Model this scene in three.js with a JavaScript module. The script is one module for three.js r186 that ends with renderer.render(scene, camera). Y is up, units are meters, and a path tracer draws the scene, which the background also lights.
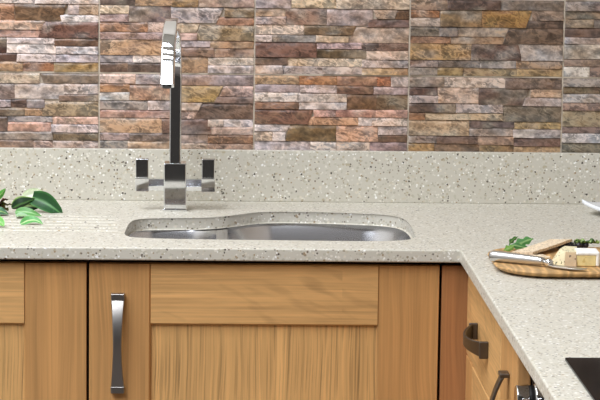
import * as THREE from 'three';
import { RoundedBoxGeometry } from 'three/addons/geometries/RoundedBoxGeometry.js';
import { ConvexGeometry } from 'three/addons/geometries/ConvexGeometry.js';
import { mergeGeometries, mergeVertices, toCreasedNormals } from 'three/addons/utils/BufferGeometryUtils.js';
import { RectAreaLightUniformsLib } from 'three/addons/lights/RectAreaLightUniformsLib.js';
import { Brush, Evaluator, SUBTRACTION } from 'three-bvh-csg';

// ---------------------------------------------------------------- camera, exposure, lights
const scene = new THREE.Scene();
const camera = new THREE.PerspectiveCamera(2 * Math.atan(200 / 2364.9) * 180 / Math.PI, 1.5, 0.1, 30);
camera.rotation.order = 'YXZ';
camera.position.set(0.2315, 1.5062, 4.5664);
camera.rotation.set(-0.13166, -0.03195, 0.01273);
scene.add(camera);
const renderer = new THREE.WebGLRenderer();
renderer.toneMapping = THREE.LinearToneMapping;
renderer.toneMappingExposure = 1.34;
renderer.shadowMap.enabled = true;
RectAreaLightUniformsLib.init();
const CEIL = 3.3;
// rows of fluorescent ceiling fittings: [centre x, centre z, intensity]
const LAMPS = [[0.9, 23], [1.5, 9.5], [2.1, 9.5], [2.7, 15], [3.4, 21], [4.1, 22]].map(([z, i]) => [-0.95, z, i]);
const LAMP_COLOUR = new THREE.Color().setRGB(0.955, 1.0, 1.085);
const LAMP_W = 1.8, LAMP_D = 0.24;

// ---------------------------------------------------------------- helpers
let seed = 7;
const rnd = () => { seed = (seed * 1664525 + 1013904223) >>> 0; return seed / 4294967296; };
const rr = (a, b) => a + (b - a) * rnd();
const lin = (v) => { v /= 255; return v <= 0.04045 ? v / 12.92 : Math.pow((v + 0.055) / 1.055, 2.4); };
const taken = {};
function numbered(name) { const n = taken[name] = (taken[name] ?? -1) + 1; return n ? name + '_' + String(n).padStart(3, '0') : name; }
function prep(o) { o.traverse((c) => { if (c.isMesh) { c.castShadow = true; c.receiveShadow = true; } }); return o; }
function part(name, geo, mat, parent) { const m = new THREE.Mesh(geo, mat); m.name = name; m.castShadow = m.receiveShadow = true; parent.add(m); return m; }
function thing(name, label, category, pos = [0, 0, 0], turn = 0, group) {
  const g = new THREE.Group(); g.name = numbered(name); g.position.set(...pos); g.rotation.y = turn;
  g.userData = { label, category }; if (group) g.userData.group = group; scene.add(g); return g;
}
function single(name, geo, mat, label, category, group) {
  const m = part(numbered(name), geo, mat, scene); m.userData = { label, category }; if (group) m.userData.group = group; return m;
}
function struct(name, geo, mat) { const m = part(name, geo, mat, scene); m.userData = { kind: 'structure', label: undefined }; delete m.userData.label; return m; }
const box = (x0, x1, y0, y1, z0, z1) => new THREE.BoxGeometry(x1 - x0, y1 - y0, z1 - z0).translate((x0 + x1) / 2, (y0 + y1) / 2, (z0 + z1) / 2);
const rbox = (x0, x1, y0, y1, z0, z1, r = 0.002, s = 2) => new RoundedBoxGeometry(x1 - x0, y1 - y0, z1 - z0, s, r).translate((x0 + x1) / 2, (y0 + y1) / 2, (z0 + z1) / 2);
const plain = (g) => { const n = g.index ? g.toNonIndexed() : g; for (const k of Object.keys(n.attributes)) if (!['position', 'normal', 'uv'].includes(k)) n.deleteAttribute(k); return n; };
const merge = (list) => mergeGeometries(list.map(plain));
// uv in metres by the dominant axis of each face; 'swap' turns the grain by 90 degrees
function boxUV(g0, swap = false, ox = 0, oy = 0, all) {
  const g = g0.index ? g0.toNonIndexed() : g0, p = g.attributes.position, uv = new Float32Array(p.count * 2);
  const a = new THREE.Vector3(), b = new THREE.Vector3(), c = new THREE.Vector3(), n = new THREE.Vector3();
  for (let i = 0; i < p.count; i += 3) {
    a.fromBufferAttribute(p, i); b.fromBufferAttribute(p, i + 1); c.fromBufferAttribute(p, i + 2);
    n.copy(b).sub(a).cross(c.clone().sub(a)); const ax = Math.abs(n.x), ay = Math.abs(n.y), az = Math.abs(n.z);
    [a, b, c].forEach((v, k) => {
      let u, w;
      if (all === 'x' || (!all && ax >= ay && ax >= az)) { u = v.z; w = v.y; } else if (!all && ay >= az) { u = v.x; w = v.z; } else { u = v.x; w = v.y; }
      if (swap) [u, w] = [w, u];
      uv[(i + k) * 2] = u + ox; uv[(i + k) * 2 + 1] = w + oy;
    });
  }
  g.setAttribute('uv', new THREE.BufferAttribute(uv, 2)); return g;
}
// loft through rings of equal length (arrays of Vector3), optional caps
function loft(rings, capA = true, capB = true, closed = true) {
  const n = rings[0].length, pos = [], idx = [], uv = [];
  rings.forEach((r, i) => r.forEach((v, j) => { pos.push(v.x, v.y, v.z); uv.push(j / n, i / (rings.length - 1)); }));
  const m = closed ? n : n - 1;
  for (let i = 0; i + 1 < rings.length; i++) for (let j = 0; j < m; j++) {
    const a = i * n + j, b = i * n + (j + 1) % n, c = a + n, d = b + n; idx.push(a, b, d, a, d, c);
  }
  const cap = (i, flip) => {
    const c = new THREE.Vector3(); rings[i].forEach((v) => c.add(v)); c.divideScalar(n);
    const base = pos.length / 3; pos.push(c.x, c.y, c.z); uv.push(0.5, 0.5);
    for (const v of rings[i]) { pos.push(v.x, v.y, v.z); uv.push(0.5, 0.5); }
    for (let j = 0; j < n; j++) { const a = base + 1 + j, b = base + 1 + (j + 1) % n; flip ? idx.push(base, a, b) : idx.push(base, b, a); }
  };
  if (capA) cap(0, false); if (capB) cap(rings.length - 1, true);
  const g = new THREE.BufferGeometry(); g.setAttribute('position', new THREE.Float32BufferAttribute(pos, 3));
  g.setAttribute('uv', new THREE.Float32BufferAttribute(uv, 2)); g.setIndex(idx); g.computeVertexNormals(); return g;
}
const V = (x, y, z) => new THREE.Vector3(x, y, z);
function rrect(w, h, r, k = 3) { // rounded rectangle outline in 2D, counter-clockwise
  const out = []; [[1, 1, 0], [-1, 1, 1], [-1, -1, 2], [1, -1, 3]].forEach(([sx, sy, q]) => {
    for (let i = 0; i <= k; i++) { const a = (q + i / k) * Math.PI / 2; out.push([sx * (w / 2 - r) + r * Math.cos(a), sy * (h / 2 - r) + r * Math.sin(a)]); }
  }); return out;
}
// ---- noise
function hash(x, y, s) { let h = (x * 374761393 + y * 668265263 + s * 1274126177) | 0; h = Math.imul(h ^ (h >>> 13), 1274126177); h ^= h >>> 16; return (h >>> 0) / 4294967296; }
function vnoise(x, y, px, py, s) { // periodic value noise
  const xi = Math.floor(x), yi = Math.floor(y), fx = x - xi, fy = y - yi, u = fx * fx * (3 - 2 * fx), v = fy * fy * (3 - 2 * fy);
  const m = (a, p) => ((a % p) + p) % p, x0 = m(xi, px), x1 = m(xi + 1, px), y0 = m(yi, py), y1 = m(yi + 1, py);
  const a = hash(x0, y0, s), b = hash(x1, y0, s), c = hash(x0, y1, s), d = hash(x1, y1, s);
  return a + (b - a) * u + (c - a) * v + (a - b - c + d) * u * v;
}
function fbm(x, y, px, py, s, o = 4) { let t = 0, a = 0.5, n = 0; for (let i = 0; i < o; i++) { t += a * vnoise(x, y, px, py, s + i * 17); n += a; a *= 0.5; x *= 2; y *= 2; px *= 2; py *= 2; } return t / n; }
function dataTex(w, h, fn, srgb, metresU, metresV) {
  const d = new Uint8Array(w * h * 4);
  for (let j = 0; j < h; j++) for (let i = 0; i < w; i++) {
    const c = fn(i / w, j / h), o = (j * w + i) * 4;
    d[o] = Math.max(0, Math.min(255, c[0])); d[o + 1] = Math.max(0, Math.min(255, c[1])); d[o + 2] = Math.max(0, Math.min(255, c[2])); d[o + 3] = 255;
  }
  const t = new THREE.DataTexture(d, w, h); t.wrapS = t.wrapT = THREE.RepeatWrapping; t.magFilter = THREE.LinearFilter; t.minFilter = THREE.LinearMipmapLinearFilter; t.generateMipmaps = true;
  if (srgb) t.colorSpace = THREE.SRGBColorSpace; t.repeat.set(1 / metresU, 1 / metresV); t.needsUpdate = true; return t;
}
const std = (o) => new THREE.MeshStandardMaterial(o);
const rgb = (r, g, b, k = 1) => new THREE.Color().setRGB(lin(r) * k, lin(g) * k, lin(b) * k);

// ---------------------------------------------------------------- materials
// oak: grain runs along v.  kind 0 quiet stile, 1 flaky rail, 2 open-grained panel
function oak(kind, base, s) {
  return dataTex(512, 512, (u, v) => {
    const warp = (fbm(u * 4, v * 2, 4, 2, s, 3) - 0.5) * (kind === 2 ? 0.05 : 0.07);
    const x = u + warp;
    const fine = fbm(x * 160, v * 4, 160, 4, s + 3, 2) - 0.5, mid = fbm(x * 40, v * 2, 40, 2, s + 9, 2) - 0.5, broad = fbm(x * 7, v * 1, 7, 1, s + 21, 2) - 0.5;
    let k = 1 + fine * 0.16 + mid * 0.12 + broad * 0.10;
    if (kind === 1) { const fl = fbm(u * 30 + v * 16, v * 12, 46, 12, s + 5, 2); k += (fl > 0.62 ? (fl - 0.62) * -0.35 : 0) + (fbm(u * 60, v * 16, 60, 16, s + 6, 2) - 0.5) * 0.08; }
    if (kind === 2) { const pore = fbm(x * 190, v * 5, 190, 5, s + 31, 2); k += (pore < 0.42 ? -(0.42 - pore) * 0.7 : 0.03) + mid * 0.04; }
    return [base[0] * k, base[1] * (k * 1.02 - 0.02), base[2] * (k * 1.10 - 0.10)];
  }, true, 0.4, 0.6);
}
const OAK = [193, 144, 88];
const oakStileMap = oak(0, OAK, 11), oakRailMap = oak(1, [206, 160, 102], 41), oakPanelMap = oak(2, [208, 162, 102], 71);
const M = {};
M.stile = std({ map: oakStileMap, roughness: 0.5, bumpMap: oakStileMap, bumpScale: 0.0003 });
M.rail = std({ map: oakRailMap, roughness: 0.5, bumpMap: oakRailMap, bumpScale: 0.0003 });
M.panel = std({ map: oakPanelMap, roughness: 0.55, bumpMap: oakPanelMap, bumpScale: 0.0006 });
M.post = std({ map: oak(0, [172, 118, 72], 91), roughness: 0.5 });
M.carcass = std({ color: rgb(60, 42, 30), roughness: 0.8 });  // dark brown stands in for the shade inside the door and worktop gaps
M.plinth = std({ color: rgb(120, 85, 55), roughness: 0.7 });
// speckled solid surface: chips of stone in a putty binder, one metre square
function speckle() {
  const N = 2048, c = document.createElement('canvas'); c.width = c.height = N; const g = c.getContext('2d');
  g.fillStyle = 'rgb(201,196,182)'; g.fillRect(0, 0, N, N);
  const chips = (count, r0, r1, cols) => {
    for (let i = 0; i < count; i++) {
      const x = rnd() * N, y = rnd() * N, r = rr(r0, r1), n = 5 + Math.floor(rnd() * 3), el = rr(0.6, 1), t0 = rnd() * 6.28, q = cols[Math.floor(rnd() * cols.length)];
      g.fillStyle = `rgb(${q[0]},${q[1]},${q[2]})`;
      const pts = []; for (let k = 0; k < n; k++) { const a = k / n * 6.283, d = r * rr(0.75, 1.15); pts.push([Math.cos(a) * d, Math.sin(a) * d * el]); }
      for (const dx of [0, x < r1 * 2 ? N : x > N - r1 * 2 ? -N : 0]) for (const dy of [0, y < r1 * 2 ? N : y > N - r1 * 2 ? -N : 0]) {
        g.beginPath(); pts.forEach(([a, b], k) => { const X = x + dx + a * Math.cos(t0) - b * Math.sin(t0), Y = y + dy + a * Math.sin(t0) + b * Math.cos(t0); k ? g.lineTo(X, Y) : g.moveTo(X, Y); }); g.closePath(); g.fill();
        if (!dy && !dx) continue;
      }
    }
  };
  chips(16000, 2, 6, [[190, 186, 168], [209, 205, 192], [183, 178, 161], [200, 192, 172]]);
  chips(3600, 3, 7, [[222, 217, 204], [214, 207, 190], [182, 172, 148]]);
  chips(6500, 2, 5.2, [[236, 234, 226], [228, 225, 214], [220, 216, 204], [242, 241, 237]]);
  chips(3600, 1.8, 4.6, [[150, 138, 116], [160, 140, 112], [136, 128, 116]]);
  chips(2600, 1.8, 4.4, [[84, 78, 70], [104, 96, 86], [70, 62, 56], [122, 110, 96]]);
  const t = new THREE.CanvasTexture(c); t.wrapS = t.wrapT = THREE.RepeatWrapping; t.colorSpace = THREE.SRGBColorSpace; return t;
}
M.speckle = new THREE.MeshPhysicalMaterial({ map: speckle(), roughness: 0.42, specularIntensity: 0.6 });
M.chrome = std({ color: new THREE.Color().setRGB(0.78, 0.79, 0.8), metalness: 1, roughness: 0.05 });
M.steel = std({ color: new THREE.Color().setRGB(0.8, 0.8, 0.82), metalness: 1, roughness: 0.25 });
M.brushed = std({ color: new THREE.Color().setRGB(0.6, 0.59, 0.57), metalness: 1, roughness: 0.28 });
M.pewter = std({ color: new THREE.Color().setRGB(0.34, 0.32, 0.30), metalness: 1, roughness: 0.32 });
M.pewterDarkReflect = std({ color: new THREE.Color().setRGB(0.16, 0.14, 0.12), metalness: 1, roughness: 0.38 });  // handle metal darkened, dark reflections put into its colour
M.black = std({ color: rgb(20, 20, 20), roughness: 0.5 });
M.white = std({ color: rgb(225, 225, 222), roughness: 0.85 });

// ---------------------------------------------------------------- room shell
const X0 = -2.7, X1 = 1.187, Z1 = 6.6;
struct('floor', boxUV(box(X0 - 0.1, X1 + 0.1, -0.1, 0, -0.15, Z1 + 0.1)), std({ color: rgb(92, 84, 78), roughness: 0.55 }));
struct('ceiling', box(X0 - 0.1, X1 + 0.1, CEIL, CEIL + 0.1, -0.15, Z1 + 0.1), M.white);
struct('wall_left', box(X0 - 0.1, X0, 0, CEIL, -0.15, Z1 + 0.1), std({ color: rgb(190, 186, 178), roughness: 0.9 }));
struct('wall_right', box(X1, X1 + 0.1, 0, CEIL, -0.15, Z1 + 0.1), std({ color: rgb(150, 140, 128), roughness: 0.9 }));
struct('wall_front', box(X0, X1, 0, CEIL, Z1, Z1 + 0.1), std({ color: rgb(70, 66, 62), roughness: 0.9 }));
const wallBack = new THREE.Group(); wallBack.name = 'wall_back'; wallBack.userData = { kind: 'structure' }; scene.add(wallBack);
part('plaster', box(X0, X1, 0, CEIL, -0.15, -0.008), std({ color: rgb(205, 198, 186), roughness: 0.9 }), wallBack);

// ---------------------------------------------------------------- split-face wall tiles
// stones of each tile as read off the photograph: [left, right, top, bottom, r, g, b, lean of left end, lean of right end]
const TILES = {
  a0: [-54.5, 99.6, -3.4, 72.7, [
    [0, 36, -3, 5, 188, 176, 162], [36, 99, -3, 5, 198, 188, 176], [0, 16, 5, 21.5, 165, 122, 102], [16, 69, 5, 21.5, 120, 90, 70, 0, -7], [69, 80, 5, 15.5, 186, 166, 150], [80, 99, 5, 15.5, 172, 152, 126],
    [61, 99, 15.5, 23, 208, 202, 192, 2, 0], [0, 47, 21.5, 31, 180, 145, 114, 0, -4], [0, 43, 31, 38.5, 186, 152, 132, 0, -3], [45, 99, 22.5, 39, 115, 80, 72, -6, 0],
    [0, 8, 38.5, 54, 95, 65, 58], [8, 56, 38.8, 45, 190, 180, 170], [8, 57, 45, 54.5, 198, 188, 176], [55.5, 99, 39.5, 47, 130, 95, 80], [57, 99, 47, 55, 190, 182, 172],
    [0, 18, 54.3, 62.8, 100, 72, 65], [18, 57, 54.7, 63, 182, 172, 164], [57, 99, 55, 63.2, 170, 162, 160], [0, 24, 63, 72.3, 162, 126, 100], [24, 55, 63, 72.3, 152, 104, 80], [55, 99, 63.2, 72.3, 165, 132, 92]]],
  a1: [-54.5, 99.8, 73, 149.4, [
    [0, 41, 73.5, 83.5, 186, 174, 148], [41, 99, 73.5, 83, 125, 112, 98, 4, 0], [0, 16, 83.5, 99.5, 138, 128, 122], [16, 66, 83.5, 99, 178, 168, 156], [66, 99, 83, 94, 184, 174, 162, -6, 0], [60, 99, 94, 101, 126, 101, 92],
    [0, 12, 99.5, 108, 155, 142, 136], [12, 28, 99, 108, 105, 85, 75], [28, 46, 99, 108, 152, 140, 132], [46, 99, 101, 116.3, 152, 134, 106, -3, 0], [0, 26, 108, 116.3, 126, 106, 86], [26, 44, 108, 116.3, 152, 116, 92],
    [0, 9, 116.3, 132, 120, 95, 85], [9, 54, 116.3, 122.5, 152, 143, 136], [54, 99, 116.3, 124, 192, 162, 142], [9, 52.5, 122.5, 132, 182, 146, 126], [52.5, 99, 124, 132.7, 182, 168, 158],
    [0, 54, 132, 140.5, 156, 147, 134], [54, 99, 132.7, 141, 114, 98, 76], [0, 35, 140.5, 149, 166, 134, 120], [35, 54, 140.5, 149, 158, 136, 124], [54, 99, 141, 149, 166, 153, 141]]],
  b0: [100.2, 253.7, -3, 73.2, [
    [101, 135, -3, 5.8, 120, 105, 95], [135, 172, -3, 6.3, 165, 130, 105], [172, 198, -3, 7, 166, 132, 96], [198, 253.3, -3, 7, 168, 147, 132], [101, 129, 5.8, 14.5, 192, 178, 150], [101, 129, 14.5, 22.5, 165, 140, 128],
    [129, 171, 6.5, 22.5, 130, 108, 100], [171, 224, 7, 23, 166, 153, 143, 0, -8], [224, 253.3, 7, 17, 140, 112, 88], [216, 253.3, 17, 25, 182, 142, 112], [101, 148, 22.5, 32.5, 164, 118, 94], [148, 176, 22.5, 32.5, 182, 162, 146],
    [176, 200, 23, 33, 186, 172, 146, 0, -4], [200, 253.3, 24.5, 40.5, 150, 122, 95, -4, 0], [101, 174, 32.5, 40, 168, 146, 136], [174, 197, 33, 40.5, 176, 151, 136], [101, 176, 40, 55.8, 182, 152, 116],
    [176, 210, 40.5, 47.3, 172, 162, 156], [210, 253.3, 40.5, 48, 170, 130, 106], [176, 214, 47.3, 56.5, 128, 98, 88], [214, 253.3, 48, 57, 156, 124, 112], [101, 133, 55.8, 63.3, 165, 155, 148], [133, 176, 55.8, 63.3, 208, 198, 182],
    [101, 128, 63.3, 73, 110, 92, 82], [128, 176, 63.3, 73, 126, 109, 96], [176, 208, 56.8, 73, 166, 130, 106], [208, 253.3, 57, 65, 188, 175, 155], [208, 253.3, 65, 73, 194, 186, 178]]],
  b1: [100.3, 253.4, 73.8, 150.2, [
    [101, 136, 74.3, 83.5, 192, 170, 152], [136, 178, 74.3, 84, 156, 141, 132], [178, 253, 74.3, 84.7, 161, 146, 139], [101, 130, 83.5, 92.3, 176, 130, 100], [130, 176, 84, 100, 176, 141, 113], [101, 130, 92.3, 100.5, 182, 177, 164],
    [176, 224, 84.7, 101.5, 176, 141, 96, 0, -9], [224, 253, 84.7, 95.5, 182, 157, 142, -4, 0], [214, 253, 95.5, 102.5, 135, 115, 105], [101, 148, 100.5, 110, 150, 140, 130], [148, 176, 100, 110, 172, 160, 150],
    [176, 203, 101.5, 110, 188, 174, 156, 0, -4], [176, 199, 110, 118.5, 187, 161, 141, 0, -5], [203, 253, 102.5, 118.5, 124, 104, 90, -9, 0], [101, 176, 110, 118, 182, 144, 124], [101, 162, 118, 133.3, 180, 150, 116], [162, 176, 118, 133.3, 128, 104, 88],
    [176, 208, 118.5, 134, 118, 96, 86, 0, 4], [208, 224, 118.5, 126.3, 188, 174, 156], [224, 253, 118.5, 126.3, 200, 193, 188], [211, 253, 126.3, 134.3, 187, 167, 150],
    [101, 130, 133.3, 141, 156, 138, 128], [130, 176, 133.3, 141.5, 124, 109, 97], [176, 208, 134, 143, 172, 162, 154], [208, 253, 134.3, 143, 155, 114, 93], [101, 128, 141, 150, 150, 140, 128], [128, 176, 141.5, 150, 177, 152, 120], [176, 208, 143, 150, 178, 163, 143], [208, 253, 143, 150, 181, 151, 126]]],
  c0: [254.2, 408.6, -2.3, 74.3, [
    [255, 290, -2, 8.3, 166, 151, 143], [290, 335, -2, 7.6, 188, 168, 132], [335, 408, -2, 8, 181, 167, 142], [255, 284, 8.3, 16.3, 181, 156, 126], [255, 285, 16.3, 24.5, 166, 151, 141], [284, 326, 7.6, 24.5, 144, 110, 98],
    [326, 372, 8, 25, 174, 160, 150], [372, 397, 8, 18, 164, 134, 118, 4, -3], [397, 408, 8, 18, 108, 78, 60, -3, 0], [369, 408, 18, 26, 114, 90, 80, -3, 0], [255, 303, 24.5, 34.5, 197, 180, 157], [303, 356, 24.8, 34.5, 120, 94, 74, 0, -5],
    [355, 408, 26, 42.2, 187, 167, 144, -8, 0], [255, 271, 34.5, 42, 180, 170, 160], [271, 315, 34.5, 42, 146, 139, 131], [315, 348, 34.5, 42, 187, 167, 137], [255, 316, 42, 57.5, 119, 84, 74], [316, 361, 42, 48.5, 182, 157, 147],
    [316, 365, 48.5, 58, 114, 97, 72, 0, 3], [361, 408, 42.2, 50, 124, 94, 85], [366, 408, 50, 59, 191, 171, 151], [255, 287, 57.5, 65, 124, 104, 91], [287, 362, 58, 66.2, 192, 174, 144], [362, 408, 59, 67, 177, 164, 152],
    [255, 282, 65, 74, 187, 172, 157], [282, 322, 66, 74, 170, 160, 150], [322, 362, 66.2, 74, 181, 167, 150], [362, 408, 67, 74, 182, 157, 117]]],
  c1: [253.9, 407.4, 74.9, 151.2, [
    [255, 298, 75.4, 83.8, 177, 147, 110], [298, 336, 75.4, 83.8, 174, 118, 84], [336, 376, 75.4, 84.5, 176, 128, 108], [376, 390, 75.4, 84.8, 176, 112, 84], [390, 407, 75.4, 85, 193, 178, 165], [255, 299, 83.8, 91.8, 161, 149, 146], [299, 336, 83.8, 92, 181, 166, 156],
    [336, 373, 84.5, 92.8, 119, 86, 74], [373, 407, 85, 93.2, 177, 162, 157], [255, 297, 91.8, 101.3, 197, 187, 172], [297, 346, 92, 101.3, 193, 184, 170], [346, 376, 93, 108.5, 124, 92, 70], [376, 407, 93, 108.5, 108, 88, 66], [255, 298, 101.3, 108.8, 140, 101, 81], [298, 346, 101.3, 108.8, 191, 179, 166],
    [255, 313, 108.8, 124, 124, 86, 73, 0, -6], [313, 335, 108.8, 116.3, 187, 150, 132], [335, 375, 108.5, 116.3, 184, 138, 118], [310, 358, 116.3, 124.5, 187, 147, 112, -4, 0], [375, 407, 108.5, 116.3, 186, 150, 130], [358, 372, 116.3, 125, 206, 198, 188], [372, 407, 116.3, 125, 189, 172, 154],
    [255, 290, 124, 131.5, 196, 188, 178, 0, -4], [289, 336, 124.5, 141, 134, 104, 74, -4, 0], [336, 378, 125, 141, 187, 151, 122], [378, 407, 125, 134, 187, 177, 168], [378, 407, 134, 141.3, 119, 84, 69], [255, 272, 131.5, 141, 187, 167, 140], [272, 285, 131.5, 141, 192, 182, 170],
    [255, 310, 141, 151, 203, 195, 190], [310, 336, 141, 151, 192, 182, 166], [336, 370, 141, 151, 191, 173, 151], [370, 407, 141.3, 151, 166, 141, 131]]],
  d0: [408.9, 564.2, -1.2, 75.9, [
    [409, 446, -1, 9.5, 150, 124, 110], [446, 500, -1, 9, 95, 77, 67], [500, 563.5, -1, 8.8, 112, 99, 86], [409, 438, 9.5, 17, 146, 98, 70], [409, 439, 17, 26, 162, 150, 134], [439, 481, 9, 26, 135, 105, 78], [481, 532, 9, 26.5, 147, 111, 70, 0, -6], [532, 563.5, 8.8, 19, 141, 123, 106],
    [527, 563.5, 19, 27, 108, 90, 78], [409, 438, 26, 36, 116, 106, 93], [438, 457, 26, 36, 120, 110, 100], [457, 509, 26.5, 36, 162, 142, 117, 0, -4], [509, 563.5, 27, 43, 104, 86, 71, -6, 0], [409, 450, 36, 43, 151, 111, 91], [450, 504, 36, 43.5, 151, 119, 99], [409, 471, 43, 60, 162, 126, 91],
    [471, 519, 43.5, 60, 100, 79, 68, 0, 4], [520, 563.5, 43, 60, 163, 155, 143, 2, 0], [409, 438, 60, 67.5, 141, 126, 116], [438, 480, 60, 67.5, 106, 95, 85], [480, 517, 60, 68, 158, 151, 141], [517, 563.5, 60, 68, 151, 120, 100], [409, 437, 67.5, 75.6, 131, 121, 109], [437, 463, 67.5, 75.6, 151, 126, 91], [463, 518, 68, 75.6, 146, 131, 101], [518, 563.5, 68, 75.6, 156, 129, 99]]],
  d1: [407.5, 562.6, 76.4, 153, [
    [408.5, 443, 76.8, 86.5, 152, 140, 127], [443, 505, 76.8, 86.8, 178, 165, 148], [505, 562, 76.8, 87.5, 116, 101, 91], [408.5, 436, 86.5, 95, 105, 84, 76], [408.5, 437, 95, 102.8, 168, 158, 148], [436.5, 478, 86.5, 102.8, 175, 154, 132], [478, 530, 87, 104.5, 110, 89, 77, 0, -6], [531, 562, 87.5, 96, 173, 148, 121], [526, 562, 96, 105, 163, 153, 143, -3, 0],
    [408.5, 455, 102.8, 112.5, 100, 84, 74], [455, 503, 103, 112.5, 163, 153, 141], [503, 562, 105, 121, 116, 106, 91], [408.5, 424, 112.5, 120, 160, 112, 84], [424, 503, 112.5, 120, 167, 138, 115], [408.5, 469, 120, 136, 168, 148, 118], [469, 515, 120, 127.5, 109, 94, 88], [515, 562, 121, 128.5, 168, 137, 101], [469, 514, 127.5, 136, 158, 151, 141], [514, 562, 128.5, 137.5, 168, 161, 153],
    [408.5, 436, 136, 143.5, 147, 140, 132], [436, 478, 136, 144, 109, 91, 81], [478, 515, 136, 145, 168, 142, 117], [515, 562, 137.5, 146, 110, 91, 81], [408.5, 434, 143.5, 152.6, 167, 131, 90], [434, 480, 144, 152.6, 121, 101, 82], [480, 515, 145, 152.6, 131, 106, 80], [515, 562, 146, 152.6, 163, 140, 107]]],
  e0: [564.5, 720, -0.6, 76.8, [
    [565, 600, 0, 9.5, 142, 134, 127], [565, 600, 9.5, 17.5, 110, 105, 92], [565, 594, 17.5, 26.5, 157, 131, 113], [594, 600, 17.5, 26.5, 132, 122, 112], [565, 600, 26.5, 36, 105, 87, 77], [565, 600, 36, 43, 158, 153, 148], [565, 600, 43, 58.5, 163, 157, 142], [565, 600, 58.5, 66, 146, 126, 111], [565, 591, 66, 76.5, 184, 182, 169], [591, 600, 66, 76.5, 131, 111, 98]]],
  e1: [563, 719, 77.4, 154, [
    [564, 600, 77.8, 86, 142, 134, 124], [564, 600, 86, 93, 110, 100, 80], [564, 600, 93, 102, 163, 158, 148], [564, 600, 102, 110, 152, 131, 116], [564, 600, 110, 126.5, 142, 132, 109], [564, 600, 126.5, 133, 121, 105, 98], [564, 600, 133, 143, 168, 165, 158], [564, 600, 143, 153.6, 121, 116, 99]]],
};
// cleft stone surface: blotches, cloudy bands and pale veins (multiplied into each stone's own colour)
function stoneMap(s, vein) {
  return dataTex(512, 512, (u, v) => {
    const cloud = fbm(u * 16, v * 26, 16, 26, s, 4) - 0.5, grit = fbm(u * 70, v * 70, 70, 70, s + 4, 2) - 0.5;
    const w = fbm(u * 12, v * 12, 12, 12, s + 8, 3), ridge = 1 - Math.abs(fbm(u * 30 + v * 20 + w * 4.2, v * 44 - w * 3.4, 30, 44, s + 13, 3) - 0.5) * 2;
    const line = Math.max(0, ridge - 0.80) / 0.20, warm = fbm(u * 9, v * 14, 9, 14, s + 30, 3) - 0.5;
    const k = 0.79 + cloud * 0.62 + grit * 0.3 + line * vein * 0.26;
    return [255 * k * (1 + warm * 0.14), 255 * k, 255 * k * (1 - warm * 0.16)];
  }, true, 0.30, 0.30);
}
const stoneBump = dataTex(512, 512, (u, v) => { const w = fbm(u * 8, v * 14, 8, 14, 5, 3); const k = 255 * (0.65 * fbm(u * 24 + w * 3, v * 40, 24, 40, 3, 4) + 0.35 * w); return [k, k, k]; }, false, 0.30, 0.30);
const stoneMats = [stoneMap(101, 1), stoneMap(202, 0.5), stoneMap(303, 1.6)].map((map) => std({ map, vertexColors: true, roughness: 0.36, bumpMap: stoneBump, bumpScale: 0.0012 }));
const tileBody = std({ color: rgb(172, 156, 138), roughness: 0.7 });
const TW = 0.2993, TH = 0.1496, TX = -0.0133, TY = 1.1457, JOINT = 0.0030;
const STONE_ALBEDO = 1.0;
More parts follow.
